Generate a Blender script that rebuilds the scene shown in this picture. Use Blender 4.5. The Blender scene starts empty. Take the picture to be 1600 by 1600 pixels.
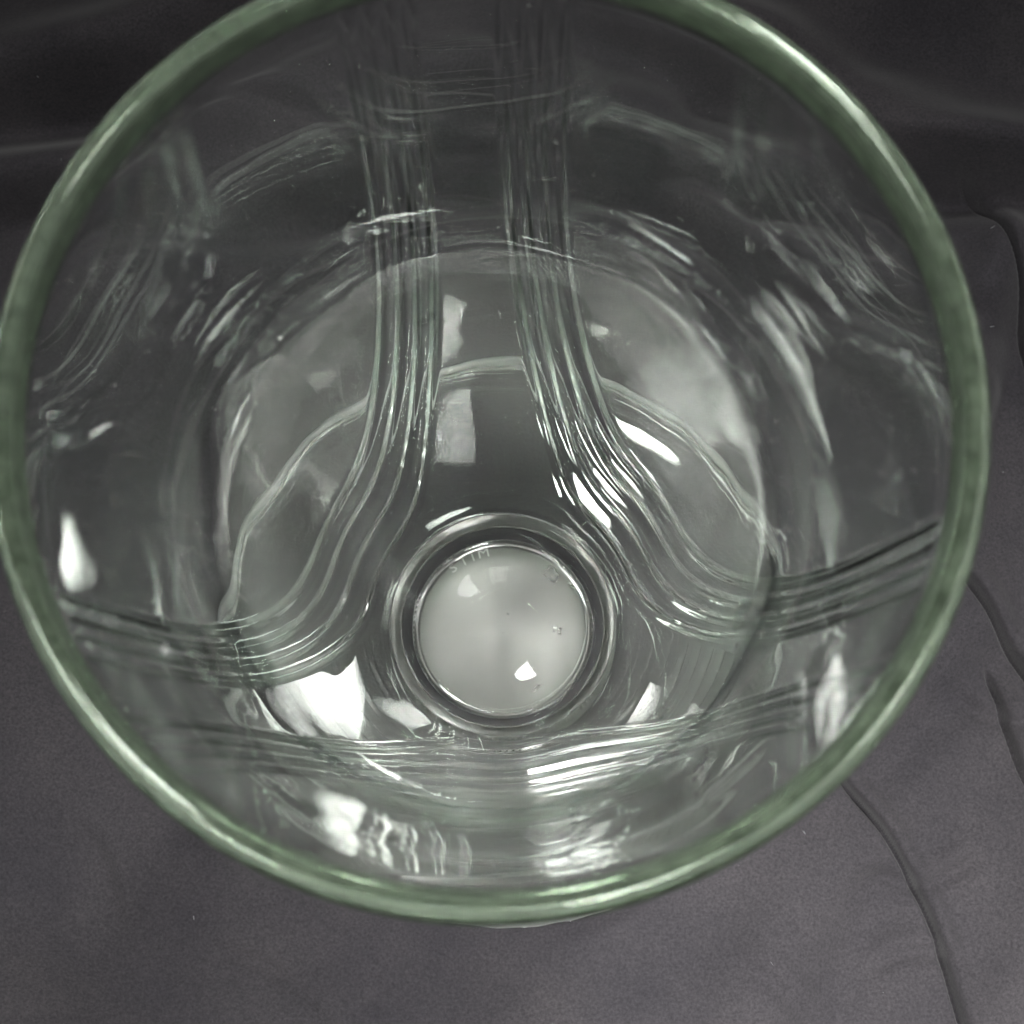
import bpy, math
import numpy as np
from mathutils import Matrix, Vector

S = bpy.context.scene
COL = S.collection

# ------------------------------------------------------------------ camera
cam_d = bpy.data.cameras.new('camera')
cam = bpy.data.objects.new('camera', cam_d); COL.objects.link(cam)
rot = Matrix(((0.99999007, 0.00079754, 0.00438470),
              (0.0, 0.98385703, -0.17895626),
              (-0.00445664, 0.17895448, 0.98384726)))
cam.matrix_world = Matrix.Translation((0.003306, -0.046635, 0.393379)) @ rot.to_4x4()
cam_d.sensor_fit = 'HORIZONTAL'; cam_d.sensor_width = 36.0
cam_d.lens = 18.0 / math.tan(math.radians(27.6187 / 2))
cam_d.clip_start = 0.01; cam_d.clip_end = 50
cam_d.dof.use_dof = True
cam_d.dof.focus_distance = 0.345
cam_d.dof.aperture_fstop = cam_d.lens / 1.6          # a pupil 1.6 mm across
S.camera = cam

# ------------------------------------------------------------------ room light
W = bpy.data.worlds.new('World'); S.world = W; W.use_nodes = True
bg = W.node_tree.nodes['Background']
bg.inputs['Color'].default_value = (1.0, 1.0, 0.97, 1); bg.inputs['Strength'].default_value = 0.09

def area(name, loc, target, sx, sy, power, col=(1, 1, 1)):
    d = bpy.data.lights.new(name, 'AREA'); d.shape = 'RECTANGLE'; d.size = sx; d.size_y = sy
    d.energy = power; d.color = col
    o = bpy.data.objects.new(name, d); COL.objects.link(o); o.location = loc
    o.rotation_euler = (Vector(target) - Vector(loc)).to_track_quat('-Z', 'Y').to_euler()
    return o
def lamp(name, az, el, dist, sx, sy, power, col=(1, 1, 1)):
    a, e = math.radians(az), math.radians(el)
    return area(name, (dist*math.cos(e)*math.cos(a), dist*math.cos(e)*math.sin(a), 0.1 + dist*math.sin(e)), (0, 0, 0.1), sx, sy, power, col)
def narrow_beam(o, aim, deg):                                  # beam narrowed on purpose, so the back of the cloth falls dark
    o.data.spread = math.radians(deg)
    o.rotation_euler = (Vector(aim) - o.location).to_track_quat('-Z', 'Y').to_euler()
narrow_beam(lamp('key_lamp', 60, 54, 1.4, 0.26, 0.26, 0.25, (1, 1, 0.97)), (0.02, -0.065, 0.06), 14)
narrow_beam(lamp('window_lamp', 191, 66, 1.3, 0.19, 0.66, 0.62, (1, 1, 0.97)), (0, -0.15, 0.05), 28)
narrow_beam(lamp('ceiling_lamp', 300, 80.5, 1.3, 0.22, 0.18, 0.030, (1, 1, 0.97)), (0, -0.04, 0.05), 15)
narrow_beam(lamp('near_fill', 292, 60, 0.80, 0.14, 0.14, 0.27, (1, 0.99, 0.97)), (0.075, -0.08, 0), 22)  # added fill, pools light on the front of the cloth
narrow_beam(lamp('side_lamp', 336, 61, 1.5, 0.46, 0.14, 0.085, (1, 0.99, 0.95)), (0, -0.12, 0.21), 15)
narrow_beam(lamp('far_lamp', 227, 62, 1.5, 0.20, 0.08, 0.04, (1, 0.99, 0.95)), (0, -0.08, 0.19), 14)

S.view_settings.view_transform = 'Standard'; S.view_settings.look = 'None'
S.view_settings.exposure = 0.15; S.view_settings.gamma = 1
S.render.engine = 'CYCLES'
cy = S.cycles
cy.max_bounces = 28; cy.transmission_bounces = 28; cy.glossy_bounces = 20; cy.diffuse_bounces = 4
cy.transparent_max_bounces = 16
cy.caustics_reflective = True; cy.caustics_refractive = True; cy.blur_glossy = 0.3
cy.sample_clamp_indirect = 100.0
cy.use_denoising = True

# ------------------------------------------------------------------ materials
def nodes(name):
    m = bpy.data.materials.new(name); m.use_nodes = True
    nt = m.node_tree; nt.nodes.clear()
    return m, nt, nt.nodes.new('ShaderNodeOutputMaterial')
def glass_mat(name, col, rough=0.0):
    m, nt, out = nodes(name)
    g = nt.nodes.new('ShaderNodeBsdfGlass'); g.inputs['Color'].default_value = (*col, 1)
    g.inputs['Roughness'].default_value = rough; g.inputs['IOR'].default_value = 1.52
    nt.links.new(g.outputs[0], out.inputs[0])
    return m, nt, g
M_glass, _, _ = glass_mat('clear_green_glass', (0.982, 0.994, 0.984))
M_lip, _, _ = glass_mat('whitened_foot_edge', (0.985, 0.995, 0.985), 0.26)
tl = M_lip.node_tree.nodes.new('ShaderNodeBsdfTranslucent'); tl.inputs[0].default_value = (0.8, 0.82, 0.8, 1)  # pale scatter mixed in to brighten the edge like a highlight
ml = M_lip.node_tree.nodes.new('ShaderNodeMixShader'); ml.inputs[0].default_value = 0.5
M_lip.node_tree.links.new(M_lip.node_tree.nodes['Glass BSDF'].outputs[0], ml.inputs[1]); M_lip.node_tree.links.new(tl.outputs[0], ml.inputs[2])
M_lip.node_tree.links.new(ml.outputs[0], M_lip.node_tree.nodes['Material Output'].inputs[0])
M_rim, _, _ = glass_mat('green_edge_glass', (0.855, 0.955, 0.835), 0.06)
nt = M_rim.node_tree
tl = nt.nodes.new('ShaderNodeBsdfTranslucent'); tl.inputs[0].default_value = (0.36, 0.455, 0.33, 1)
td = nt.nodes.new('ShaderNodeBsdfDiffuse'); td.inputs[0].default_value = (0.36, 0.455, 0.33, 1)
m0 = nt.nodes.new('ShaderNodeMixShader'); m1_ = nt.nodes.new('ShaderNodeMixShader'); nz = nt.nodes.new('ShaderNodeTexNoise'); nz.inputs['Scale'].default_value = 420; nz.inputs['Detail'].default_value = 4
mz = nt.nodes.new('ShaderNodeMapRange'); mz.inputs[1].default_value = 0.35; mz.inputs[2].default_value = 0.7; mz.inputs[3].default_value = 0.08; mz.inputs[4].default_value = 0.24
tz = nt.nodes.new('ShaderNodeTexCoord'); nt.links.new(tz.outputs['Object'], nz.inputs['Vector']); nt.links.new(nz.outputs['Fac'], mz.inputs[0]); nt.links.new(mz.outputs[0], m1_.inputs[0])
nt.links.new(tl.outputs[0], m0.inputs[1]); nt.links.new(td.outputs[0], m0.inputs[2])
nt.links.new(nt.nodes['Glass BSDF'].outputs[0], m1_.inputs[1]); nt.links.new(m0.outputs[0], m1_.inputs[2])
nt.links.new(m1_.outputs[0], nt.nodes['Material Output'].inputs[0])
# underside of the foot: opaque brushed metal, imitating light reflected in the clear base
M_under, nt, out = nodes('reflection_metal_base')
pu = nt.nodes.new('ShaderNodeBsdfPrincipled'); nt.links.new(pu.outputs[0], out.inputs[0])
pu.inputs['Base Color'].default_value = (0.205, 0.203, 0.198, 1); pu.inputs['Metallic'].default_value = 1.0
pu.inputs['Anisotropic'].default_value = 0.6
tcu = nt.nodes.new('ShaderNodeTexCoord')
nu = nt.nodes.new('ShaderNodeTexNoise'); nu.inputs['Scale'].default_value = 160; nu.inputs['Detail'].default_value = 5
nt.links.new(tcu.outputs['Object'], nu.inputs['Vector'])
mru = nt.nodes.new('ShaderNodeMapRange'); mru.inputs[1].default_value = 0.3; mru.inputs[2].default_value = 0.7; mru.inputs[3].default_value = 0.26; mru.inputs[4].default_value = 0.48
nt.links.new(nu.outputs['Fac'], mru.inputs[0]); nt.links.new(mru.outputs[0], pu.inputs['Roughness'])
tg = nt.nodes.new('ShaderNodeTangent'); tg.direction_type = 'RADIAL'; tg.axis = 'Z'
nt.links.new(tg.outputs[0], pu.inputs['Tangent'])

M_cloth, nt, out = nodes('dark_grey_cloth')
pb = nt.nodes.new('ShaderNodeBsdfPrincipled'); nt.links.new(pb.outputs[0], out.inputs[0])
pb.inputs['Roughness'].default_value = 0.9; pb.inputs['Specular IOR Level'].default_value = 0.15
pb.inputs['Sheen Weight'].default_value = 0.08
tc = nt.nodes.new('ShaderNodeTexCoord')
def noise(scale, detail, rough=0.6):
    n = nt.nodes.new('ShaderNodeTexNoise'); n.inputs['Scale'].default_value = scale
    n.inputs['Detail'].default_value = detail; n.inputs['Roughness'].default_value = rough
    nt.links.new(tc.outputs['Object'], n.inputs['Vector']); return n
def ramp(src, a, b, lo=0.3, hi=0.7):
    r = nt.nodes.new('ShaderNodeValToRGB'); e = r.color_ramp.elements
    e[0].position = lo; e[0].color = (*a, 1); e[1].position = hi; e[1].color = (*b, 1)
    nt.links.new(src, r.inputs[0]); return r
def mixc(kind, fac, a, b):
    m = nt.nodes.new('ShaderNodeMix'); m.data_type = 'RGBA'; m.blend_type = kind
    m.inputs[0].default_value = fac; nt.links.new(a, m.inputs[6]); nt.links.new(b, m.inputs[7]); return m
n1 = noise(1900, 3, 0.7); r1 = ramp(n1.outputs['Fac'], (0.020, 0.0188, 0.0213), (0.043, 0.0402, 0.0440))
n2 = noise(28, 4); r2 = ramp(n2.outputs['Fac'], (0.66, 0.66, 0.70), (1.08, 1.06, 1.05), 0.3, 0.7)
m1 = mixc('MULTIPLY', 1.0, r1.outputs[0], r2.outputs[0])
nt.links.new(m1.outputs[2], pb.inputs['Base Color'])
bp = nt.nodes.new('ShaderNodeBump'); bp.inputs['Strength'].default_value = 0.35; bp.inputs['Distance'].default_value = 0.0003
nt.links.new(n1.outputs['Fac'], bp.inputs['Height']); nt.links.new(bp.outputs[0], pb.inputs['Normal'])

# ------------------------------------------------------------------ helpers
def mesh_obj(name, verts, faces, mat, parent=None, normals=None):
    me = bpy.data.meshes.new(name)
    verts = np.asarray(verts, np.float32); faces = np.asarray(faces, np.int32)
    me.vertices.add(len(verts)); me.vertices.foreach_set('co', verts.ravel())
    k = faces.shape[1]
    me.loops.add(faces.size); me.loops.foreach_set('vertex_index', faces.ravel())
    me.polygons.add(len(faces)); me.polygons.foreach_set('loop_start', np.arange(0, faces.size, k, dtype=np.int32))
    me.update(calc_edges=True)
    me.polygons.foreach_set('use_smooth', np.ones(len(faces), bool))
    if normals is not None:
        me.normals_split_custom_set_from_vertices(normals.tolist())
    me.materials.append(mat)
    o = bpy.data.objects.new(name, me); COL.objects.link(o)
    if parent: o.parent = parent
    return o

# ------------------------------------------------------------------ cloth
def seg_dist(px, py, path):
    """distance to a polyline, signed side, and position along it (0..1)"""
    best = np.full(px.shape, 1e9); side = np.zeros(px.shape); along = np.zeros(px.shape)
    L = [0.0]
    for a, b in zip(path[:-1], path[1:]): L.append(L[-1] + math.dist(a, b))
    for i, (a, b) in enumerate(zip(path[:-1], path[1:])):
        ax, ay = a; bx, by = b; dx, dy = bx - ax, by - ay; l2 = dx * dx + dy * dy
        t = np.clip(((px - ax) * dx + (py - ay) * dy) / l2, 0, 1)
        qx, qy = px - (ax + t * dx), py - (ay + t * dy)
        d = np.hypot(qx, qy); s = np.sign(dx * qy - dy * qx); m = d < best
        best = np.where(m, d, best); side = np.where(m, s, side)
        along = np.where(m, (L[i] + t * math.sqrt(l2)) / L[-1], along)
    return best, side, along
def smooth_path(pts, n=10):
    P = [np.array(p, float) for p in pts]; P = [2 * P[0] - P[1]] + P + [2 * P[-1] - P[-2]]; o = []
    for i in range(1, len(P) - 2):
        for k in range(n):
            t = k / n
            o.append(tuple(0.5 * ((2 * P[i]) + (-P[i-1] + P[i+1]) * t + (2*P[i-1] - 5*P[i] + 4*P[i+1] - P[i+2]) * t*t
                                  + (-P[i-1] + 3*P[i] - 3*P[i+1] + P[i+2]) * t**3)))
    o.append(tuple(P[-2])); return o
def sstep(x, a, b):
    t = np.clip((x - a) / (b - a), 0, 1); return t * t * (3 - 2 * t)

NG = 700
u = np.linspace(-1, 1, NG)
ax = 0.118*u + np.sign(u)*0.25*(np.maximum(np.abs(u)-0.91, 0)/0.09)**2
X, Y = np.meshgrid(ax, ax + 0.025)
mm = 0.001
Z = np.zeros_like(X)
# gentle lie of the fabric away from the foot
Z += 1.2*mm*np.sin(X*41+0.6+8*Y)*np.sin(Y*33+1.1) * sstep(np.hypot(X, Y), 0.055, 0.10)
Z += 0.5*mm*np.sin(X*118+Y*40)*np.sin(Y*97-X*30+0.4) * sstep(np.hypot(X, Y), 0.055, 0.10)
def crease(path, depth, w, ridge=0.0, rw=3.0, fade=0.15):
    global Z
    d, s, a = seg_dist(X, Y, smooth_path([(x*mm, y*mm) for x, y in path]))
    f = sstep(a, 0, fade) * sstep(1 - a, 0, fade * 0.6)
    Z += f * (-depth*mm*np.exp(-(d/(w*mm))**2) + ridge*mm*np.exp(-((d*s - rw*mm)/(rw*mm*0.7))**2))
crease([(58, -21), (65.1, -28.7), (73.1, -39.4), (79.7, -53.4), (83.8, -70.7), (88, -92)], 5.0, 0.55, 1.3, 2.2)
crease([(86, 15), (89.3, 10), (93.9, 2.6), (98.4, -5.3), (106, -20)], 5.5, 0.7, 1.2, 2.6)
crease([(91, -4), (93.3, -10.8), (95.4, -19.2), (97.5, -26.3), (103, -40)], 4.0, 0.5, 1.0, 2.2)
crease([(86, 92.5), (88.8, 91.7), (94.8, 85), (98.8, 75.9), (101.5, 65.5), (103, 50)], 4.0, 0.6, 1.0, 2.5)
for pth, dpt in (([(62, -47), (70, -44), (78, -46), (90, -40)], 1.2), ([(66, -62), (76, -58), (86, -60)], 1.0), ([(84, -8), (90, -14), (100, -16)], 1.0),
                 ([(40, -58), (50, -64), (58, -74)], 0.9), ([(-84, -30), (-74, -42), (-70, -58)], 0.8), ([(-60, -56), (-45, -60), (-30, -70)], 0.8), ([(88, 30), (94, 40), (98, 52)], 1.2)):
    crease(pth, dpt, 1.6, dpt*0.8, 3.0, 0.3)
# rolls lying across the cloth behind the glass
crease([(-75, 112), (-47, 106), (-30, 101), (-14, 98), (14, 97), (34, 92), (50, 86.5), (65, 83), (68.2, 78.5), (73.1, 75.5), (80, 78), (90, 86)], 2.0, 2.2, 2.0, 4, 0.1)
crease([(40, 112), (36, 100), (34.4, 92.4)], 3, 3, -1.5, 4, 0.3)
# long soft folds running down and across the shoulder
fold = 0
for cx, cyy, ang, w, hgt, ln in ((-62, 96, 14, 7, 6.0, 60), (10, 100, -8, 8, 6.5, 70), (58, 84, -22, 6, 6.0, 45), (88, 96, 12, 6, 5.0, 40), (-20, 112, 10, 9, 6, 80), (50, 116, -15, 8, 7, 60), (-80, 124, 18, 9, 7, 60), (30, 72, -14, 7, 2.5, 40), (-70, 70, 22, 8, 3, 40),
                               (-95, 60, 60, 9, 2.0, 50), (92, 40, 75, 8, 2.2, 40), (-70, -45, 25, 16, 1.5, 60), (20, -66, -12, 14, 1.6, 70), (75, -10, 55, 7, 2.4, 40), (96, -45, 70, 8, 3.0, 50), (55, -60, 65, 9, 2.6, 40), (-98, -20, 80, 12, 2.0, 50), (-55, -62, -20, 10, 1.5, 40),
                               (-88, 82, 20, 8, 3.0, 50), (70, 66, -30, 6, 2.6, 30), (98, 70, 60, 6, 2.5, 30)):
    ca, sa = math.cos(math.radians(ang)), math.sin(math.radians(ang))
    p_ = (X-cx*mm)*ca + (Y-cyy*mm)*sa; q_ = -(X-cx*mm)*sa + (Y-cyy*mm)*ca + 0.006*np.sin(p_*45+cx)
    fold = fold + hgt*mm*np.exp(-(p_/(ln*mm))**2)*(np.exp(-(q_/(w*mm))**2) - 0.6*np.exp(-((q_+1.5*w*mm)/(w*mm*0.7))**2))
wr = 0
for k_, (fx, fy, a_) in enumerate(((60, 21, 0.9), (-34, 83, 0.7), (97, -58, 0.45), (150, 74, 0.25), (-120, 160, 0.22), (210, 190, 0.12))):
    wr = wr + a_*np.sin(X*fx + Y*fy + 1.7*k_ + 1.3*np.sin(X*fy*0.6 - Y*fx*0.5 + k_))
Z = Z + 0.9*mm*wr*sstep(np.hypot(X, Y), 0.056, 0.085)
Z = Z + 1.7*fold*sstep(np.hypot(X, Y), 0.056, 0.075)
ii = np.arange(NG*NG).reshape(NG, NG)
F = np.stack([ii[:-1, :-1], ii[:-1, 1:], ii[1:, 1:], ii[1:, :-1]], -1).reshape(-1, 4)
cloth = mesh_obj('cloth', np.stack([X, Y, Z], -1).reshape(-1, 3), F, M_cloth)
cloth['label'] = 'dark grey creased cloth spread flat under the footed glass'
cloth['category'] = 'cloth'

# ------------------------------------------------------------------ footed glass
R = 0.05; H = 3.87          # rim radius in metres; height in rim radii
NT = 1080
glass = bpy.data.objects.new('footed_glass', None); COL.objects.link(glass)
glass['label'] = 'clear footed drinking glass with green rim and three looping bands of ribs'
glass['category'] = 'glass'

HB = 3.40
def ri(d): q = d / HB; return 0.937 - 0.30*q - 0.285*np.maximum(q, 0)**5
def ro(d): q = d / HB; return ri(d) + 0.046 + 0.05*q**4

def catmull(pts, step):
    P = np.array(pts, float); P = np.vstack([2*P[0]-P[1], P, 2*P[-1]-P[-2]]); o = []
    for i in range(1, len(P)-2):
        n = max(2, int(np.linalg.norm(P[i+1]-P[i]) / step))
        t = np.linspace(0, 1, n, endpoint=False)[:, None]
        o.append(0.5*((2*P[i]) + (-P[i-1]+P[i+1])*t + (2*P[i-1]-5*P[i]+4*P[i+1]-P[i+2])*t**2 + (-P[i-1]+3*P[i]-3*P[i+1]+P[i+2])*t**3))
    o.append(P[-2:-1]); return np.vstack(o)

# profile runs from the middle of the bowl floor up inside, over the rim, down outside, under the foot to the axis
rad = []
floor = catmull([(0.0015, 3.425), (0.12, 3.43), (0.25, 3.44), (0.315, 3.434), (0.350, 3.40), (float(ri(3.33)), 3.33)], 0.012)
d_in = np.linspace(3.33, 0.075, 112)[1:]
inner = np.stack([ri(d_in), d_in], 1)
rim = catmull([(float(ri(0.075)), 0.075), (0.9325, 0.05), (0.938, 0.024), (0.951, 0.006), (0.966, 0.0), (0.981, 0.006), (0.994, 0.025), (0.9995, 0.052),
               (0.997, 0.08), (0.989, 0.105), (float(ro(0.13))+0.002, 0.13)], 0.0045)[1:]
d_out = np.linspace(0.13, 3.40, 300)[1:]
outer = np.stack([ro(d_out) + 0.002*np.exp(-(d_out-0.13)/0.05), d_out], 1)
stem = catmull([(float(ro(3.40)), 3.40), (0.432, 3.46), (0.426, 3.51), (0.440, 3.555), (0.485, 3.595)], 0.012)[1:]
foot = catmull([(0.485, 3.595), (0.58, 3.632), (0.76, 3.672), (0.92, 3.715), (1.005, 3.742), (1.025, 3.736), (1.035, 3.722)], 0.008)[1:]
lip = catmull([(1.035, 3.722), (1.041, 3.710), (1.050, 3.704), (1.060, 3.712), (1.066, 3.73)], 0.003)[1:]
sole = catmull([(1.066, 3.73), (1.070, 3.76), (1.066, 3.82),
                (1.035, 3.86), (1.0, 3.868), (0.96, 3.855), (0.85, 3.83), (0.65, 3.80), (0.47, 3.785), (0.405, 3.775)], 0.012)[1:]
under = catmull([(0.405, 3.775), (0.398, 3.75), (0.390, 3.732), (0.382, 3.720), (0.372, 3.71), (0.356, 3.692), (0.340, 3.686), (0.330, 3.684), (0.318, 3.672), (0.20, 3.667), (0.10, 3.662), (0.0015, 3.66)], 0.008)[1:]
segs = [('floor', floor), ('inner', inner), ('rim', rim), ('outer', outer), ('stem', stem), ('foot', foot), ('lip', lip), ('sole', sole), ('under', under)]
prof = np.vstack([s for _, s in segs])
seg_of = np.concatenate([[k]*len(s) for k, (_, s) in enumerate(segs)])
NP = len(prof)
th = np.linspace(0, 2*np.pi, NT, endpoint=False)
rr = np.repeat(prof[:, :1], NT, 1); dd = np.repeat(prof[:, 1:], NT, 1)
TH = np.repeat(th[None], NP, 0)

# looping rib bands on the outside: three U-shaped bands of four ribs
CEN = [34.0, 155.5, 274.0]; HW0, HW1 = 56.0, 44.5
TS = np.linspace(0, 1, 49)
i0, i1 = np.where(seg_of == 3)[0][[0, -1]]
tb = np.full((NP, NT), -1.0); bi = np.full((NP, NT), -1)
D = dd[i0:i1+1]
for k, c in enumerate(CEN):
    a = np.abs((np.degrees(th) - c + 180) % 360 - 180)
    curves = []
    for t in TS:
        w = HW0 + (HW1-HW0)*t; zb = 3.36 - 0.68*t; n = 4 - t; m = 3 - 0.5*t
        q = a / w
        curves.append(np.where(q < 1, zb*np.maximum(1-q**n, 0)**(1/m), -(q-1)*30))
    curves = np.array(curves)                                 # (T, NT), falling with t
    for j in range(NT):
        if curves[0, j] < 0: continue
        col = curves[:, j]
        t = np.interp(D[:, 0], col[::-1], TS[::-1], left=2.0, right=-1.0)
        ok = (t > 0) & (t < 1)
        tb[i0:i1+1, j] = np.where(ok, t, tb[i0:i1+1, j]); bi[i0:i1+1, j] = np.where(ok, k, bi[i0:i1+1, j])
fade = 0.45*sstep(dd, 0.04, 0.3) + 0.55*sstep(dd, 0.3, 1.9)
ph = np.where(tb >= 0, (tb*4) % 1.0, 0)
ribh = np.where(tb >= 0, np.exp(-((ph-0.5)/0.20)**2), 0)
rr = rr + 0.0078*ribh*fade
# slight unevenness of machine-pressed glass
wv = (np.sin(3*TH+dd*2.1+0.4)*np.sin(dd*3.3+0.8) + 0.6*np.sin(7*TH-dd*4.2)*np.sin(dd*6.1+1.9) + 0.15*np.sin(13*TH+dd*9.0+2)*np.sin(dd*11+0.3))
isin = (seg_of == 1)[:, None]
rr = rr + np.where(isin, 0.0006*wv*sstep(dd, 0.2, 0.8)*sstep(3.3-dd, 0, 0.4), 0)
isfoot = ((seg_of >= 5) & (seg_of <= 7))[:, None]
fw = sstep(rr, 0.6, 0.75)*sstep(1.03-rr, 0, 0.1)
dd = dd + np.where(isfoot & (dd < 3.76), 0.0008*fw*(np.sin(5*TH+rr*9)+0.7*np.sin(11*TH-rr*17+1)+0.5*np.sin(17*TH+2+rr*31)), 0)
rr = rr*(1 + np.where(isfoot, 0.0025*sstep(rr, 0.9, 1.05)*(np.sin(9*TH+0.5)+0.8*np.sin(16*TH+1.2)+0.6*np.sin(41*TH+2*np.sin(5*TH))), 0))
# a ring of moulded stipples under the bowl
isun = (seg_of >= 7)[:, None]
st = np.exp(-((rr-0.384)/0.008)**2)
dd = dd + np.where(isun & (dd > 3.70), 0.010*st*np.sin(110*TH)*(0.7+0.3*np.sin(7*TH)), 0)

P = np.stack([rr*np.cos(TH)*R, rr*np.sin(TH)*R, (H-dd)*R], -1)
dt = np.roll(P, -1, 1) - np.roll(P, 1, 1)
dp = np.gradient(P, axis=0)
N = np.cross(dp, dt); N /= np.maximum(np.linalg.norm(N, axis=-1, keepdims=True), 1e-12)
idx = np.arange(NP*NT).reshape(NP, NT)
nx = np.roll(idx, -1, 1)
Q = np.stack([idx[:-1], idx[1:], nx[1:], nx[:-1]], -1)        # (NP-1, NT, 4)
# orientation test: rim-top face must point up
def fnormal(q): a, b, c = (P.reshape(-1, 3)[q[i]] for i in (0, 1, 2)); return np.cross(b-a, c-a)
kt = int(np.argmin(prof[:, 1]))
if fnormal(Q[kt, 0])[2] < 0: Q = Q[..., ::-1]
if N[kt, 0, 2] < 0: N = -N
Pf = P.reshape(-1, 3); Nf = N.reshape(-1, 3)

fs = seg_of[1:][:, None].repeat(NT, 1)                        # segment of each face row (by its upper index)
tq = 0.25*(tb[:-1]+tb[1:]+np.roll(tb, -1, 1)[:-1]+np.roll(tb, -1, 1)[1:])
allin = (tb[:-1] >= 0) & (tb[1:] >= 0) & (np.roll(tb, -1, 1)[:-1] >= 0) & (np.roll(tb, -1, 1)[1:] >= 0)
rib_id = np.where(allin & (fs == 3) & (dd[:-1] > 0.13), bi[:-1]*4 + np.clip((tq*4).astype(int), 0, 3), -1)

def part(name, mask, mat, parent):
    q = Q[mask].reshape(-1, 4)
    used, inv = np.unique(q, return_inverse=True)
    return mesh_obj(name, Pf[used], inv.reshape(-1, 4), mat, parent, Nf[used])
p_rim = part('rim', fs == 2, M_rim, glass); p_rim['label'] = 'thick rounded green rim'
p_bowl = part('bowl', ((fs == 1) | (fs == 3)) & (rib_id < 0), M_glass, glass)
for k in range(12):
    part('rib', rib_id == k, M_glass, p_bowl)
p_floor = part('bowl_floor', fs == 0, M_glass, glass)
part('stem', fs == 4, M_glass, glass)
p_foot = part('foot', (fs == 5) | (fs == 7), M_glass, glass); p_foot['label'] = 'round clear glass foot'
p_lip = part('foot_edge', fs == 6, M_lip, p_foot); p_lip['label'] = 'wavy edge of the foot, whitened to look lit'
p_under = part('base_underside', fs == 8, M_under, glass); p_under['label'] = 'underside with moulded ring, grey metal imitating reflected light'

# moulded letters on the underside, seen through the bowl floor
M_mould, nt, out = nodes('moulded_glass_letters')
pm = nt.nodes.new('ShaderNodeBsdfPrincipled'); nt.links.new(pm.outputs[0], out.inputs[0])
pm.inputs['Base Color'].default_value = (0.50, 0.50, 0.48, 1); pm.inputs['Roughness'].default_value = 0.12
for ch, ang in (('S', 128), ('T', 119), ('I', 112), ('M', 104)):
    cu = bpy.data.curves.new('letter', 'FONT'); cu.body = ch; cu.size = 0.0030; cu.extrude = 0.00006; cu.align_x = 'CENTER'; cu.resolution_u = 3
    to = bpy.data.objects.new('letter', cu); COL.objects.link(to)
    bpy.context.view_layer.update()
    me = bpy.data.meshes.new_from_object(to.evaluated_get(bpy.context.evaluated_depsgraph_get()))
    bpy.data.objects.remove(to)
    me.materials.clear(); me.materials.append(M_mould)
    a = math.radians(ang); r0 = 0.285*R
    lo = bpy.data.objects.new('moulded_letter', me); COL.objects.link(lo); lo.parent = p_under
    lo.location = (r0*math.cos(a), r0*math.sin(a), (H-3.6635)*R); lo.rotation_euler = (0, 0, a - math.pi/2)

# dust and lint
rng = np.random.default_rng(5)
M_dust, nt, out = nodes('pale_dust')
pd = nt.nodes.new('ShaderNodeBsdfPrincipled'); nt.links.new(pd.outputs[0], out.inputs[0])
pd.inputs['Base Color'].default_value = (0.62, 0.62, 0.60, 1); pd.inputs['Roughness'].default_value = 0.8
M_lint, nt, out = nodes('grey_lint')
pl = nt.nodes.new('ShaderNodeBsdfPrincipled'); nt.links.new(pl.outputs[0], out.inputs[0])
pl.inputs['Base Color'].default_value = (0.16, 0.16, 0.17, 1); pl.inputs['Roughness'].default_value = 0.9
def specks(name, pts, nrm, sizes, stretch, parent=None):
    V, Fc = [], []
    for p, n, sz, st_ in zip(pts, nrm, sizes, stretch):
        n = n/np.linalg.norm(n); t1 = np.cross(n, rng.normal(size=3)); t1 /= np.linalg.norm(t1); t2 = np.cross(n, t1); b = len(V)
        for k in range(6):
            a = k*math.pi/3; q = rng.uniform(0.7, 1.2)
            V.append(p + sz*q*(math.cos(a)*st_*t1 + math.sin(a)*t2) + n*sz*0.05)
        V.append(p + n*sz*0.5); V.append(p + n*sz*0.02)
        for k in range(6):
            Fc.append((b+k, b+(k+1) % 6, b+6)); Fc.append((b+(k+1) % 6, b+k, b+7))
    o = mesh_obj(name, np.array(V), np.array(Fc), M_dust, parent); o['kind'] = 'stuff'; return o
nd = 70
aa = rng.uniform(0, 2*np.pi, nd); de = rng.uniform(0.15, 3.2, nd); rw = ri(de) - 0.004
dp_ = np.stack([rw*np.cos(aa)*R, rw*np.sin(aa)*R, (H-de)*R], 1)
dn_ = np.stack([-np.cos(aa), -np.sin(aa), 0*aa], 1)
specks('dust', dp_, dn_, rng.uniform(0.00004, 0.00013, nd), rng.choice([1, 1.5, 2.5, 8], nd, p=[.4, .3, .2, .1]), glass)
nl = 40
iy = rng.integers(60, NG-60, nl); ix = rng.integers(60, NG-60, nl)
lp = np.stack([X[iy, ix], Y[iy, ix], Z[iy, ix] + 0.00005], 1)
keep = np.hypot(lp[:, 0], lp[:, 1]) > 0.058
specks('lint', lp[keep], np.tile([0, 0, 1.0], (keep.sum(), 1)), rng.uniform(0.00004, 0.00012, keep.sum()), rng.choice([1, 2, 5, 10], keep.sum()), cloth).data.materials[0] = M_lint
